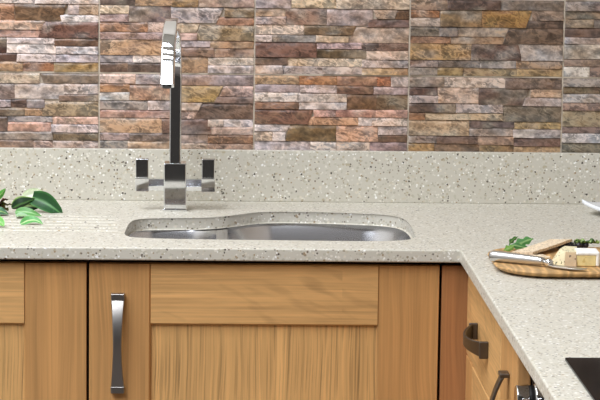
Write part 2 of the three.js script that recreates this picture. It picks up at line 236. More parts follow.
function stoneGeo(x0, x1, y0, y1, c, la, lb, idx) { // tile-local metres, y up; one cleft stone proud of the tile
  const gap = 0.0001, w = x1 - x0, nx = Math.max(3, Math.min(9, Math.round(w / 0.009))), vs = [0, 0.13, 0.3, 0.55, 0.78, 0.94, 1];
  const h = 0.0030 + 0.0022 * hash(idx, 3, 1), tiltY = (hash(idx, 5, 2) - 0.35) * 0.0022, tiltX = (hash(idx, 7, 3) - 0.5) * 0.0016, pos = [], col = [], uv = [], ids = [];
  const us = [0]; for (let i = 0; i <= nx; i++) us.push(Math.min(0.985, Math.max(0.015, 0.03 + 0.94 * i / nx))); us.push(1);
  const ou = hash(idx, 1, 9), ov = hash(idx, 2, 9), n1 = us.length;
  const o2 = PALETTE[Math.floor(hash(idx, 11, 1) * PALETTE.length)], c2 = o2.map((q) => lin(q) * 1.25);
  vs.forEach((v, j) => us.forEach((u, i) => {
    const rim = (j === 0 || j === vs.length - 1 || i === 0 || i === n1 - 1);
    const wobT = (vnoise((x0 + u * w) * 90 + idx * 3.1, 0.5, 999, 999, 6) - 0.5) * 0.0011, wobB = (vnoise((x0 + u * w) * 90 + idx * 5.7, 3.5, 999, 999, 8) - 0.5) * 0.0011;
    const ends = (vnoise(v * 3 + idx * 1.9, 1.5, 999, 999, 12) - 0.5) * 0.0016;
    const xl = x0 + gap + la * v + (u < 0.5 ? ends : 0), xr = x1 - gap + lb * v + (u > 0.5 ? ends : 0);
    const x = xl + (xr - xl) * u, yt = y1 - gap + wobT, yb = y0 + gap + wobB, y = yt + (yb - yt) * v;
    const rough = (vnoise(x * 150 + idx, y * 260, 9999, 9999, 21) - 0.5) * 0.0016 + (vnoise(x * 60 + idx * 2, y * 90, 9999, 9999, 22) - 0.5) * 0.0022;
    let z = h + rough + tiltY * (v - 0.5) * 2 + tiltX * (u - 0.5) * 2; if (rim) z *= j === 0 ? 0.28 : j === vs.length - 1 ? 0.95 : 0.82; z = Math.max(0.0014, z);
    pos.push(x, y, z); uv.push(x + ou, y + ov);
    const t = Math.max(0, Math.min(1, (vnoise(x * 45 + idx * 7, y * 70, 9999, 9999, 31) - 0.45) * 2.4));
    for (let k = 0; k < 3; k++) col.push(Math.min(1, c[k] + (c2[k] - c[k]) * t * 0.45));
  }));
  const idxs = [], nv = vs.length;
  for (let j = 0; j + 1 < nv; j++) for (let i = 0; i + 1 < n1; i++) { const a = j * n1 + i, b = a + 1, d = a + n1, e = d + 1; idxs.push(a, d, b, b, d, e); }
  const ring = []; for (let i = 0; i < n1; i++) ring.push(i); for (let j = 1; j < nv; j++) ring.push(j * n1 + n1 - 1); for (let i = n1 - 2; i >= 0; i--) ring.push((nv - 1) * n1 + i); for (let j = nv - 2; j > 0; j--) ring.push(j * n1);
  const b0 = pos.length / 3; ring.forEach((k) => { for (const z of [null, -0.001]) { pos.push(pos[k * 3], pos[k * 3 + 1], z ?? pos[k * 3 + 2]); uv.push(uv[k * 2], uv[k * 2 + 1]); col.push(col[k * 3], col[k * 3 + 1], col[k * 3 + 2]); } });
  ring.forEach((_, q) => { const a = b0 + q * 2, b = b0 + ((q + 1) % ring.length) * 2; idxs.push(a, b, a + 1, b, b + 1, a + 1); });
  const g = new THREE.BufferGeometry(); g.setAttribute('position', new THREE.Float32BufferAttribute(pos, 3)); g.setAttribute('uv', new THREE.Float32BufferAttribute(uv, 2));
  g.setAttribute('color', new THREE.Float32BufferAttribute(col, 3)); g.setIndex(idxs); g.computeVertexNormals(); return g;
}
const bodyGeo = box(JOINT / 2, TW - JOINT / 2, JOINT / 2, TH - JOINT / 2, -0.0075, 0.0012);
let stoneNo = 0;
const PALETTE = [[186, 172, 150], [125, 95, 80], [176, 140, 108], [165, 152, 142], [118, 84, 72], [192, 182, 168], [150, 122, 95]];
function makeTile(key) {
  const [xl, xr, yt, yb, list] = TILES[key], t = new THREE.Mesh(bodyGeo, tileBody); t.name = 'tile';
  const stones = [];
  for (const s of list) {
    let [a, b, c, d, r, g, bl, la = 0, lb = 0] = s;
    const pal = () => PALETTE[Math.floor(rnd() * PALETTE.length)];
    if (key[0] === 'a' && a === 0) { const cut = -12 - rnd() * 24; stones.push([xl, cut, c, d, ...pal(), 0, 0]); a = cut; }
    if (key[0] === 'e' && b === 600) { const cut = 612 + rnd() * 25, cut2 = 655 + rnd() * 25; stones.push([cut, cut2, c, d, ...pal(), 0, 0], [cut2, xr, c, d, ...pal(), 0, 0]); b = cut; }
    stones.push([a, b, c, d, r, g, bl, la, lb]);
  }
  const j = JOINT / 2, W = TW - 2 * j, H = TH - 2 * j, fx = (x) => j + W * Math.max(0, Math.min(1, (x - xl) / (xr - xl))), fy = (y) => j + H * (1 - Math.max(0, Math.min(1, (y - yt) / (yb - yt))));
  const snapX = (x) => (x - xl < 1.8 ? xl : xr - x < 1.8 ? xr : x), snapY = (y) => (y - yt < 1.2 ? yt : yb - y < 1.2 ? yb : y);
  for (const [a, b, c, d, r, g, bl, la, lb] of stones) {
    const k = STONE_ALBEDO * 1.32 * (key[0] > 'c' ? 1.08 : 1), q = TW / (xr - xl);  // right-hand tile colours hold some light falloff, partly lifted here
    part('stone', stoneGeo(fx(snapX(a)), fx(snapX(b)), fy(snapY(d)), fy(snapY(c)), ((m) => (m > 140 ? [r * 1.01, g * 0.965, bl * 0.97] : r - g > 24 ? [r, g * 1.0, bl * 0.92] : [r * 1.02, g * 0.975, bl * 0.95]).map((q) => lin(q + (m - q) * 0.06) * k * (m > 150 ? 1.12 : 1)))((r + g + bl) / 3), (la || 0) * q, (lb || 0) * q, ++stoneNo), stoneMats[stoneNo * 7 % 3], t);
  }
  t.castShadow = t.receiveShadow = true; return t;
}
const tileOf = {};
for (const k of Object.keys(TILES)) tileOf[k] = makeTile(k);
// grid of tiles: columns from left to right, rows from the top; those beyond the frame repeat the same prints
const GRID = [['c1', 'd1', 'd1', 'c1', 'b1', 'a1'], ['d0', 'a0', 'b0', 'c0', 'd0', 'e0'], ['b1', 'a1', 'b1', 'c1', 'd1', 'e1']];
const used = {};
GRID.forEach((row, r) => ['', ...row].slice(1).forEach((k, i) => {
  const col = i - 1, own = r > 0 && i > 0, t = own ? tileOf[k] : tileOf[k].clone();
  t.position.set(TX + (col - 1) * TW, TY + (1 - r) * TH, 0); wallBack.add(t);
}));
{
  const strips = [], gx0 = TX - 2 * TW - 0.004, gy0 = TY - TH - 0.001, gy1 = TY + 2 * TH + 0.002, j = JOINT / 2 - 0.0001;
  for (let i = 0; i <= 6; i++) { const x = TX + (i - 2) * TW; strips.push(box(x - j, Math.min(X1 - 0.0005, x + j), gy0, gy1, -0.0079, 0.0026)); }
  for (let i = 0; i <= 3; i++) { const y = TY + (i - 1) * TH; strips.push(box(gx0, X1 - 0.0005, y - j, y + j, -0.0079, 0.00255)); }
  part('grout', merge(strips), std({ color: rgb(192, 178, 160), roughness: 0.9 }), wallBack);
}

// ---------------------------------------------------------------- worktop, upstand
const WT = 0.9, TK = 0.0220, WF = 0.62, XC = 0.63, XL = -0.62, ZR = 2.44;
const CUT = [[0.058, 0.476], [0.0565, 0.403], [0.058, 0.346], [0.062, 0.308], [0.069, 0.285], [0.082, 0.271], [0.112, 0.263], [0.147, 0.259], [0.180, 0.255], [0.208, 0.245], [0.234, 0.227], [0.256, 0.206], [0.278, 0.184], [0.301, 0.168], [0.344, 0.160], [0.410, 0.164], [0.457, 0.171], [0.516, 0.186], [0.543, 0.204], [0.557, 0.230], [0.566, 0.285], [0.568, 0.361], [0.567, 0.435], [0.564, 0.475], [0.556, 0.497], [0.536, 0.513], [0.483, 0.525], [0.431, 0.525], [0.293, 0.522], [0.223, 0.520], [0.152, 0.516], [0.094, 0.509], [0.069, 0.498]];
const cutCurve = new THREE.CatmullRomCurve3(CUT.map(([x, z]) => V(x, -z, 0)), true, 'centripetal').getPoints(120).slice(0, 120);
{
  const B = 0.003, sh = new THREE.Shape(); // drawn in (x, -z), grown back by the bevel
  [[XL + B, -0.002 - B], [X1 - 0.001 - B, -0.002 - B], [X1 - 0.001 - B, -ZR + B], [XC + B, -ZR + B], [XC + B, -WF + B], [XL + B, -WF + B]].forEach(([x, y], i) => (i ? sh.lineTo(x, y) : sh.moveTo(x, y)));
  const hole = new THREE.Path(); cutCurve.forEach((p, i) => (i ? hole.lineTo(p.x, p.y) : hole.moveTo(p.x, p.y))); hole.closePath(); sh.holes.push(hole);
  let g = new THREE.ExtrudeGeometry(sh, { depth: TK - 2 * B, bevelEnabled: true, bevelThickness: B, bevelSize: B, bevelSegments: 4, curveSegments: 4 });
  g.rotateX(-Math.PI / 2).translate(0, WT - TK + B, 0);
  // grooves of the drainer, milled into the top left of the bowl
  const ev = new Evaluator(); ev.attributes = ['position', 'normal', 'uv'];
  let slab = new Brush(plain(g)); slab.updateMatrixWorld();
  for (let k = 0; k < 6; k++) {
    const r = 0.010, L = 0.44, c = new THREE.CapsuleGeometry(r, L, 6, 20).rotateZ(Math.PI / 2).translate(-0.20 + 0.004 * k, WT + r - 0.0026, 0.245 + k * 0.037);
    const b = new Brush(plain(c)); b.updateMatrixWorld(); slab = ev.evaluate(slab, b, SUBTRACTION);
  }
  g = plain(slab.geometry);
  single('worktop', boxUV(g), M.speckle, 'L-shaped speckled cream solid-surface worktop with sink cut-out and drainer grooves', 'worktop');
  single('upstand', boxUV(rbox(XL, X1 - 0.001, WT, 1.0, 0.0078, 0.020, 0.0015), false, 0.37, 0.21), M.speckle, 'low speckled cream upstand running along the back of the worktop', 'upstand');
}

// ---------------------------------------------------------------- sink
{
  const sink = thing('kitchen_sink', 'stainless steel one-and-a-half bowl sink set under the worktop', 'sink', [0, 0, 0]);
  const top = WT - TK - 0.0016;
  const outline = (x0, x1, z0, z1, r) => rrect(x1 - x0, z1 - z0, r, 14).map(([a, b]) => [a + (x0 + x1) / 2, b + (z0 + z1) / 2]);
  const bowls = { main: outline(0.236, 0.575, 0.150, 0.533, 0.085), half: outline(0.048, 0.216, 0.254, 0.527, 0.055) };
  const sh = new THREE.Shape(); [[0.0205, -0.11], [0.5795, -0.11], [0.5795, -0.556], [0.0205, -0.556]].forEach(([x, y], i) => (i ? sh.lineTo(x, y) : sh.moveTo(x, y)));
  for (const o of Object.values(bowls)) { const h = new THREE.Path(); o.forEach(([x, z], i) => (i ? h.lineTo(x, -z) : h.moveTo(x, -z))); h.closePath(); sh.holes.push(h); }
  part('flange', new THREE.ExtrudeGeometry(sh, { depth: 0.001, bevelEnabled: false }).rotateX(-Math.PI / 2).translate(0, top - 0.001, 0), M.steel, sink);
  for (const [key, depth] of [['main', 0.17], ['half', 0.13]]) {
    const o = bowls[key], c = o.reduce((s, p) => [s[0] + p[0] / o.length, s[1] + p[1] / o.length], [0, 0]);
    const ring = (k, y) => o.map(([x, z]) => V(c[0] + (x - c[0]) * k, y, c[1] + (z - c[1]) * k));
    const prof = [[1, top], [0.993, top - 0.003], [0.983, top - 0.010], [0.968, top - 0.022], [0.953, top - 0.036], [0.937, top - 0.055], [0.915, top - depth * 0.6], [0.885, top - depth + 0.025], [0.84, top - depth + 0.010], [0.79, top - depth + 0.003], [0.7, top - depth], [0.12, top - depth - 0.003]];
    const bowl = part(key === 'main' ? 'main_bowl' : 'half_bowl', loft(prof.map(([k, y]) => ring(k, y)), false, true), M.steel, sink);
    part('waste', new THREE.LatheGeometry([[0, 0.001], [0.026, 0.001], [0.034, 0.004], [0.04, 0.004], [0.043, 0.001], [0.043, -0.03]].map(([a, b]) => new THREE.Vector2(a, b)), 32).translate(c[0], top - depth - 0.001, c[1]), M.chrome, bowl);
  }
}

// ---------------------------------------------------------------- mixer tap
{
  const tap = thing('mixer_tap', 'chrome square mixer tap with arched spout and two paddle levers behind the sink', 'tap', [0.1375, WT, 0.147]);
  part('base_plate', rbox(-0.0232, 0.0232, 0, 0.004, -0.0232, 0.0232, 0.0015), M.chrome, tap);
  part('body', rbox(-0.0212, 0.0212, 0.004, 0.0905, -0.0212, 0.0212, 0.0022, 3), M.chrome, tap);
  const sec = (w, d, r) => rrect(w, d, r, 4);
  // column and arched spout share one square section; the spout leans a touch to the left
  const sw = -0.050, cs = Math.cos(sw), sn = Math.sin(sw), R = 0.106, Y0 = 0.250, END = Math.PI * 0.87, EXT = 0.043;
  part('column', loft([0.0905, Y0].map((y) => sec(0.0225, 0.021, 0.003).map(([a, b]) => V(a, y, -b))), true, true), M.chrome, tap);
  const rings = [];
  const ringAt = (cy, cz, th, grow) => sec(grow, 0.021, 0.003).map(([a, b]) => { const rad = -b, py = cy + rad * Math.sin(th), pz = cz - rad * Math.cos(th); return V(a * cs + pz * sn, py, pz * cs - a * sn); });
  for (let i = 0; i <= 40; i++) { const th = END * i / 40; rings.push(ringAt(Y0 + R * Math.sin(th), R - R * Math.cos(th), th, 0.0225 + 0.002 * i / 40)); }
  const ey = Y0 + R * Math.sin(END) + EXT * Math.cos(END), ez = R - R * Math.cos(END) + EXT * Math.sin(END);
  rings.push(ringAt(ey, ez, END, 0.0248));
  part('spout', loft(rings, true, true), M.chrome, tap);
  const aer = part('aerator', new THREE.CylinderGeometry(0.008, 0.008, 0.004, 24), M.black, tap);
  aer.position.set(ez * sn, ey + 0.001 * Math.cos(END), ez * cs + 0.001); aer.rotation.x = END - Math.PI;
  for (const s of [-1, 1]) {
    // arm: upright upper face, lower face turned down to the worktop
    const bar = (x0, x1, d, h, lean) => toCreasedNormals(loft([x0, x1].map((x) => [[d, h - 0.001], [d, 0.0015], [d - lean, -h], [-d + lean, -h], [-d, 0.0015], [-d, h - 0.001], [-d + 0.001, h], [d - 0.001, h]].map(([z, y]) => V(s * x, 0.0488 + y, s * -z + 0.002))), true, true), 0.3);
    part('arm', bar(0.0205, 0.0495, 0.0115, 0.0112, 0.0035), M.chrome, tap);
    part('hub', bar(0.0495, 0.0745, 0.0128, 0.0122, 0.0006), M.chrome, tap);
    part('lever', rbox(s * 0.062 - 0.0124, s * 0.062 + 0.0124, 0.0612, 0.0980, 0.0035, 0.0135, 0.0018), M.chrome, tap);
  }
}

// ---------------------------------------------------------------- cabinets
function handleGeo(L = 0.172, wEnd = 0.0235, wMid = 0.0148, foot = 0.006, wFoot = wEnd) { // strap handle: length along y, back at z = 0, bowed to +z
  const rings = [], N = 30;
  for (let i = 0; i <= N; i++) {
    const s = -1 + 2 * i / N, y = s * (L / 2 - foot - 0.001), e = Math.abs(s), z = 0.009 + 0.020 * (1 - Math.pow(e, 2.0)), dz = -0.020 * 2 * s / (L / 2 - foot - 0.001), len = Math.hypot(1, dz), ny = -dz / len, nz = 1 / len;
    const w = wMid + (wEnd - wMid) * Math.pow(e, 1.7);
    rings.push(rrect(w, 0.0044, 0.0016, 3).map(([a, b]) => V(a, y + ny * b, z + nz * b)));
  }
  const strap = loft(rings.map((r) => r.slice().reverse()), true, true);
  const feet = [-1, 1].map((s) => rbox(-wFoot / 2, wFoot / 2, s * (L / 2 - foot) - foot, s * (L / 2 - foot) + foot, 0, 0.0145, 0.0018));
  return merge([strap, ...feet]);
}
const HANDLE = handleGeo(), PULL = handleGeo(0.165, 0.0250, 0.0180, 0.0032, 0.0275);
// a frame-and-panel door, local x 0..w, y 0..h, face at z = 0.02 with the back at z = 0
function makeDoor(w, h, fw, ox, mats = M) {
  const d = new THREE.Group(); d.name = 'door'; const T = 0.02, ch = 0.0035;
  const bar = (len, lo, hi, inLo, inHi) => { // profile across the bar, chamfered on its inner edges
    const p = []; p.push([lo, 0], [hi, 0]);
    if (inHi) p.push([hi, T - ch], [hi - ch * 0.8, T]); else p.push([hi, T - 0.001], [hi - 0.001, T]);
    if (inLo) p.push([lo + ch * 0.8, T], [lo, T - ch]); else p.push([lo + 0.001, T], [lo, T - 0.001]);
    return p;
  };
  const stile = (x0, x1, inLo, inHi) => { const p = bar(h, x0, x1, inLo, inHi); return toCreasedNormals(loft([0, h].map((y) => p.map(([a, z]) => V(a, y, z)).reverse()), true, true), 0.2); };
  const rail = (y0, y1, inLo, inHi) => { const p = bar(w, y0, y1, inLo, inHi); return toCreasedNormals(loft([fw, w - fw].map((x) => p.map(([a, z]) => V(x, a, z))), true, true), 0.2); };
  part('stile', boxUV(stile(0, fw, false, true), false, ox, 0.1), mats.stile, d);
  part('stile', boxUV(stile(w - fw, w, true, false), false, ox + 0.23, 0.3), mats.stile, d);
  part('rail', boxUV(rail(h - fw, h, true, false), true, 0.05, ox + 0.17), mats.rail, d);
  part('rail', boxUV(rail(0, fw, false, true), true, 0.15, ox + 0.4), mats.rail, d);
  part('panel', boxUV(box(fw - 0.006, w - fw + 0.006, fw - 0.006, h - fw + 0.006, 0.003, 0.0115), false, ox + 0.11, 0.2), mats.panel, d);
  return d;
}
function carcass(w, depth, parent, frontRail = true) { // local: x 0..w, y 0.15..0.872, z 0..depth (front)
  const t = 0.018, H = 0.8745;
  part('carcass', merge([box(0.0005, t, 0.15, H, 0, depth), box(w - t, w - 0.0005, 0.15, H, 0, depth), box(t, w - t, 0.15, 0.168, 0, depth), box(t, w - t, 0.168, H, 0, 0.008), box(t, w - t, H - 0.12, H, depth - 0.028, depth - 0.012)]), M.carcass, parent);
  part('plinth', box(0.001, w - 0.001, 0, 0.148, depth - 0.06, depth - 0.042), M.plinth, parent);
}
const DTOP = 0.8690, DBOT = 0.155, DZ = 0.58;
{
  const a = thing('sink_cabinet', 'oak framed-door base cabinet under the sink with tall bow handle', 'cabinet', [0, 0, 0.03]);
  carcass(0.6, 0.548, a);
  const d = makeDoor(0.5955, DTOP - DBOT, 0.1045, 0.0); d.position.set(0.0022, DBOT, DZ - 0.03); a.add(d);
  const h = part('handle', HANDLE, M.pewter, d); h.position.set(0.0492, 0.7335 - DBOT, 0.02);
  const b = thing('base_cabinet', 'oak framed-door base cabinet under the drainer beside the sink cabinet', 'cabinet', [-0.6, 0, 0.03]);
  carcass(0.6, 0.548, b);
  const e = makeDoor(0.5955, DTOP - DBOT, 0.1055, 0.31); e.position.set(0.0022, DBOT, DZ - 0.03); b.add(e);
  const h2 = part('handle', HANDLE, M.pewter, e); h2.position.set(0.0492, 0.7335 - DBOT, 0.02);
}
single('corner_post', boxUV(merge([rbox(0.6022, 0.662, 0.15, DTOP, DZ, 0.5985, 0.001), rbox(0.649, 0.662, 0.15, DTOP, 0.5985, 0.607, 0.001)]), false, 0.3, 0), M.post, 'dark oak filler post in the inner corner between sink cabinet and drawers', 'filler post');
// the return run: fronts face -x at x = 0.645; local x runs along world +z after the quarter turn
function turned(name, label, category, z) { return thing(name, label, category, [1.17, 0, z], -Math.PI / 2); }
{
  const FX = 1.17 - 0.645; // face distance from the unit's back
  const a = turned('drawer_unit', 'oak base unit with plain drawer front and short horizontal bow handle in corner', 'cabinet', 0.608);
  carcass(0.498, FX - 0.022, a);
  const dr = new THREE.Group(); dr.name = 'drawer'; dr.position.set(0.002, 0.7215, FX - 0.02); a.add(dr);
  part('front', boxUV(rbox(0, 0.494, 0, DTOP - 0.7215, 0, 0.02, 0.0025), true, 0, 0.2), M.rail, dr);
  const h = part('handle', PULL, M.pewterDarkReflect, dr); h.rotation.z = Math.PI / 2; h.position.set(0.252, 0.0700, 0.02);
  const d = makeDoor(0.494, 0.7175 - DBOT, 0.1, 0.2); d.position.set(0.002, DBOT, FX - 0.02); a.add(d);
  const b = turned('pull_out_unit', 'narrow oak pull-out unit with upright dark bow handle beside the oven', 'cabinet', 1.1075);
  carcass(0.1985, FX - 0.022, b);
  const e = part('front', boxUV(rbox(0.002, 0.1965, DBOT, DTOP, FX - 0.02, FX, 0.0025), false, 0.13, 0.2), M.stile, b);
  const h2 = part('handle', PULL, M.pewterDarkReflect, e); h2.position.set(0.103, 0.7300, FX);
  // built-under oven
  const o = turned('built_under_oven', 'built-under oven with chrome control knob below the worktop', 'oven', 1.3075);
  const F = FX - 0.03;
  for (const x of [0, 0.582]) part('side_panel', box(x, x + 0.018, 0, 0.8745, 0, F), M.carcass, o);
  part('top_rail', boxUV(rbox(0.018, 0.582, 0.832, 0.8745, F - 0.02, F, 0.001), true), M.post, o);
  part('body', box(0.02, 0.58, 0.15, 0.83, 0.02, F - 0.02), M.black, o);
  part('control_panel', rbox(0.003, 0.597, 0.735, 0.831, F - 0.02, F - 0.002, 0.002), M.brushed, o);
  const dd = part('door', rbox(0.003, 0.597, 0.19, 0.731, F - 0.02, F - 0.002, 0.002), std({ color: rgb(14, 14, 15), roughness: 0.08 }), o);
  part('handle', merge([new THREE.CylinderGeometry(0.008, 0.008, 0.5, 20).rotateZ(Math.PI / 2).translate(0.3, 0.68, F + 0.035), new THREE.CylinderGeometry(0.006, 0.006, 0.04, 16).rotateX(Math.PI / 2).translate(0.08, 0.68, F + 0.016), new THREE.CylinderGeometry(0.006, 0.006, 0.04, 16).rotateX(Math.PI / 2).translate(0.52, 0.68, F + 0.016)]), M.chrome, dd);
  part('plinth', box(0, 0.6, 0, 0.148, F - 0.06, F - 0.042), M.plinth, o);
  const lathe = (pts) => new THREE.LatheGeometry(pts.map(([r, z]) => new THREE.Vector2(r, z)), 40).rotateX(Math.PI / 2);
  for (const x of [0.05, 0.16, 0.44, 0.55]) {
    const k = part('knob', lathe([[0.0, 0.040], [0.0165, 0.040], [0.018, 0.0385], [0.0185, 0.026], [0.019, 0.023]]), M.chrome, o); k.position.set(x, 0.8065, F - 0.002);
    part('grip_ring', lathe([[0.014, 0.0235], [0.0175, 0.0232], [0.0175, 0.0148], [0.014, 0.0145]]), M.black, k);
    part('skirt', lathe([[0.016, 0.015], [0.019, 0.0145], [0.0205, 0.012], [0.022, 0.0]]), M.chrome, k);
  }
  const c = turned('end_cabinet', 'oak base cabinet closing the run beyond the oven', 'cabinet', 1.9085);
  carcass(0.51, FX - 0.022, c);
  const f = makeDoor(0.506, DTOP - DBOT, 0.1, 0.37); f.position.set(0.002, DBOT, FX - 0.02); c.add(f);
}
// hob
{
  const h = thing('hob', 'black glass hob let into the worktop of the return', 'hob', [0.674, WT, 1.562]);
  const glass = new THREE.MeshPhysicalMaterial({ color: rgb(10, 10, 11), roughness: 0.08, specularIntensity: 0.06 });
  part('glass', rbox(0, 0.49, 0.0002, 0.0052, 0, 0.58, 0.0018, 3), glass, h);
  const ring = (x, z, r) => part('zone_ring', new THREE.RingGeometry(r - 0.0012, r + 0.0012, 64).rotateX(-Math.PI / 2).translate(x, 0.0055, z), std({ color: rgb(120, 118, 112), roughness: 0.6 }), h);
  ring(0.135, 0.15, 0.09); ring(0.135, 0.43, 0.075); ring(0.36, 0.15, 0.075); ring(0.36, 0.43, 0.09);
}

// ---------------------------------------------------------------- leaves
// rib: points along the midrib; side: direction of the blade's width; w(t): half width; fold/curl lift the edges
function leafGeo(rib, side, halfWidth, o = {}) {
  const { fold = 0.2, curl = 0, wave = 0.05, nt = 20, ns = 8, shape = (t) => Math.pow(Math.sin(Math.PI * Math.pow(t, 0.8)), 0.75), col = [70, 120, 50], edge = null, rib2 = [150, 180, 110], s = 1 } = o;
  const cv = new THREE.CatmullRomCurve3(rib.map((p) => V(...p))), S0 = V(...side).normalize(), rings = [], col3 = [];
  for (let i = 0; i <= nt; i++) {
    const t = i / nt, p = cv.getPoint(t), T = cv.getTangent(t), S = S0.clone().addScaledVector(T, -S0.dot(T)).normalize(), N = V(0, 0, 0).crossVectors(S, T).normalize(), w = halfWidth * Math.max(0.02, shape(t)), ring = [];
    for (let k = 0; k <= ns; k++) {
      const q = -1 + 2 * k / ns, e = Math.abs(q), lift = w * (fold * e + curl * q * q) + halfWidth * wave * e * (vnoise(t * 7 + s * 3.1, q * 1.5 + 5 + s, 999, 999, 40 + s) - 0.5) * 2;
      ring.push(p.clone().addScaledVector(S, q * w).addScaledVector(N, lift));
      const n = vnoise(t * 9 + s, q * 5 + 9, 999, 999, 60 + s), c = e < 0.12 ? rib2 : e > 0.85 && edge ? edge : col, vein = (Math.abs(((t * 7 + e * 1.6) % 1) - 0.5) > 0.42 ? 1.18 : 1) * (0.85 + 0.3 * n);
      col3.push(lin(c[0]) * vein, lin(c[1]) * vein, lin(c[2]) * vein);
    }
    rings.push(ring);
  }
  const g = loft(rings, false, false, false); g.setAttribute('color', new THREE.Float32BufferAttribute(col3, 3)); return g;
}
M.leaf = std({ vertexColors: true, roughness: 0.42, side: THREE.DoubleSide });
const oval = (t) => Math.pow(Math.sin(Math.PI * Math.min(1, 0.06 + 0.94 * Math.pow(t, 0.75))), 0.8);
//LEAVES
const stem = (pts, r) => new THREE.TubeGeometry(new THREE.CatmullRomCurve3(pts.map((p) => V(...p))), 16, r, 8);
{
  const leaf = (name, label, geo) => single(name, geo, M.leaf, label, 'leaf', 'loose salad leaves on the drainer');
  const G = [24, 72, 30], G2 = [92, 150, 78], LT = [150, 186, 100];
  leaf('salad_leaf', 'largest dark green glossy leaf drooping to the right on the drainer', leafGeo([[-0.1275, 0.9255, 0.185], [-0.1065, 0.92, 0.195], [-0.088, 0.9095, 0.201], [-0.07, 0.897, 0.203]], [0.35, 1, -0.45], 0.0172, { fold: -0.25, curl: -0.2, wave: 0.08, shape: (t) => (0.5 + 0.5 * Math.sin(Math.PI * Math.min(1, t * 1.05 + 0.12))) * Math.min(1, (1.03 - t) * 6), col: G, edge: [58, 116, 52], rib2: [74, 130, 62], s: 2 }));
  leaf('salad_leaf', 'dark cupped leaf with pale rim at the left of the largest leaf', leafGeo([[-0.164, 0.907, 0.2], [-0.149, 0.9145, 0.204], [-0.135, 0.9195, 0.2], [-0.1205, 0.924, 0.187]], [-0.3, 1, 0.45], 0.0125, { fold: 0.7, shape: oval, col: [24, 54, 26], edge: LT, rib2: [90, 140, 70], s: 3 }));
  leaf('salad_leaf', 'dark leaf in the shade under the pale-rimmed leaf', leafGeo([[-0.158, 0.9035, 0.18], [-0.144, 0.909, 0.182], [-0.13, 0.91, 0.182], [-0.116, 0.906, 0.18]], [0.1, 1, -0.4], 0.0150, { fold: -0.2, shape: oval, col: [22, 50, 24], s: 12 }));  // near-black green holds the shade of the hollow in the leaf pile
  leaf('salad_leaf', 'pale whitish green leaf standing up behind the dark leaves', leafGeo([[-0.15, 0.916, 0.131], [-0.134, 0.9235, 0.128], [-0.117, 0.9235, 0.126], [-0.102, 0.914, 0.128]], [0, 1, -0.35], 0.0115, { fold: -0.25, shape: oval, col: [214, 224, 188], edge: [190, 210, 158], rib2: [232, 236, 220], s: 4 }));
  leaf('salad_leaf', 'mid green leaf tucked under the front of the dark leaves', leafGeo([[-0.153, 0.908, 0.255], [-0.138, 0.9095, 0.259], [-0.122, 0.9075, 0.261], [-0.104, 0.9015, 0.259]], [0.12, 1, -0.75], 0.0085, { fold: -0.3, shape: oval, col: G2, edge: [112, 168, 92], rib2: [150, 192, 130], s: 5 }));
  leaf('salad_leaf', 'small bright green leaf lying alone on the drainer grooves', leafGeo([[-0.134, 0.9015, 0.363], [-0.12, 0.907, 0.356], [-0.108, 0.9075, 0.356], [-0.094, 0.902, 0.363]], [0.2, 0.75, -0.8], 0.0085, { fold: -0.35, shape: oval, col: [86, 156, 80], edge: [110, 176, 92], rib2: [190, 216, 150], s: 6 }));
  leaf('salad_leaf', 'torn scrap of grey-green leaf beside the small bright leaf', leafGeo([[-0.151, 0.9035, 0.272], [-0.139, 0.9045, 0.272], [-0.126, 0.9030, 0.272]], [0, 0.25, -1], 0.010, { fold: -0.2, shape: oval, col: [150, 186, 146], s: 7 }));
  leaf('salad_leaf', 'round light green leaf at the left edge nearest the viewer', leafGeo([[-0.188, 0.9035, 0.395], [-0.177, 0.9105, 0.392], [-0.167, 0.909, 0.394], [-0.16, 0.902, 0.398]], [0.1, 0.9, -0.6], 0.0105, { fold: -0.25, shape: oval, col: [104, 178, 74], edge: [140, 200, 100], s: 8 }));
  leaf('salad_leaf', 'bright green leaf poking up above the red-brown frilly leaf', leafGeo([[-0.200, 0.917, 0.170], [-0.1915, 0.925, 0.170], [-0.185, 0.932, 0.168], [-0.1785, 0.9405, 0.166]], [-0.8, 0.6, 0.3], 0.0065, { fold: 0.3, col: [84, 160, 60], edge: [120, 184, 80], s: 9 }));
  leaf('salad_leaf', 'dull green leaf flat under the red-brown frilly leaf', leafGeo([[-0.195, 0.903, 0.248], [-0.182, 0.908, 0.246], [-0.166, 0.902, 0.244]], [0, 0.6, -1], 0.012, { fold: -0.15, shape: oval, col: [72, 112, 82], s: 10 }));
  // frilly red-brown leaf
  const fr = []; for (let k = 0; k < 7; k++) { const a = k / 7 * 6.28; fr.push(leafGeo([[-0.183, 0.916, 0.220], [-0.183 + 0.012 * Math.cos(a), 0.917 + 0.010 * Math.sin(a), 0.226], [-0.183 + 0.022 * Math.cos(a), 0.917 + 0.0145 * Math.sin(a), 0.224 + 0.006 * Math.sin(a * 3)]], [0.2, 0.3, 1], 0.010, { wave: 0.5, fold: 0.3, nt: 10, ns: 6, col: k % 3 ? [78, 42, 32] : [92, 88, 40], edge: k % 2 ? [110, 64, 48] : [80, 110, 44], rib2: [120, 110, 70], s: 20 + k })); }
  single('frilly_leaf', mergeGeometries(fr), M.leaf, 'red-brown frilly leaf at the left edge of the drainer', 'leaf');
}

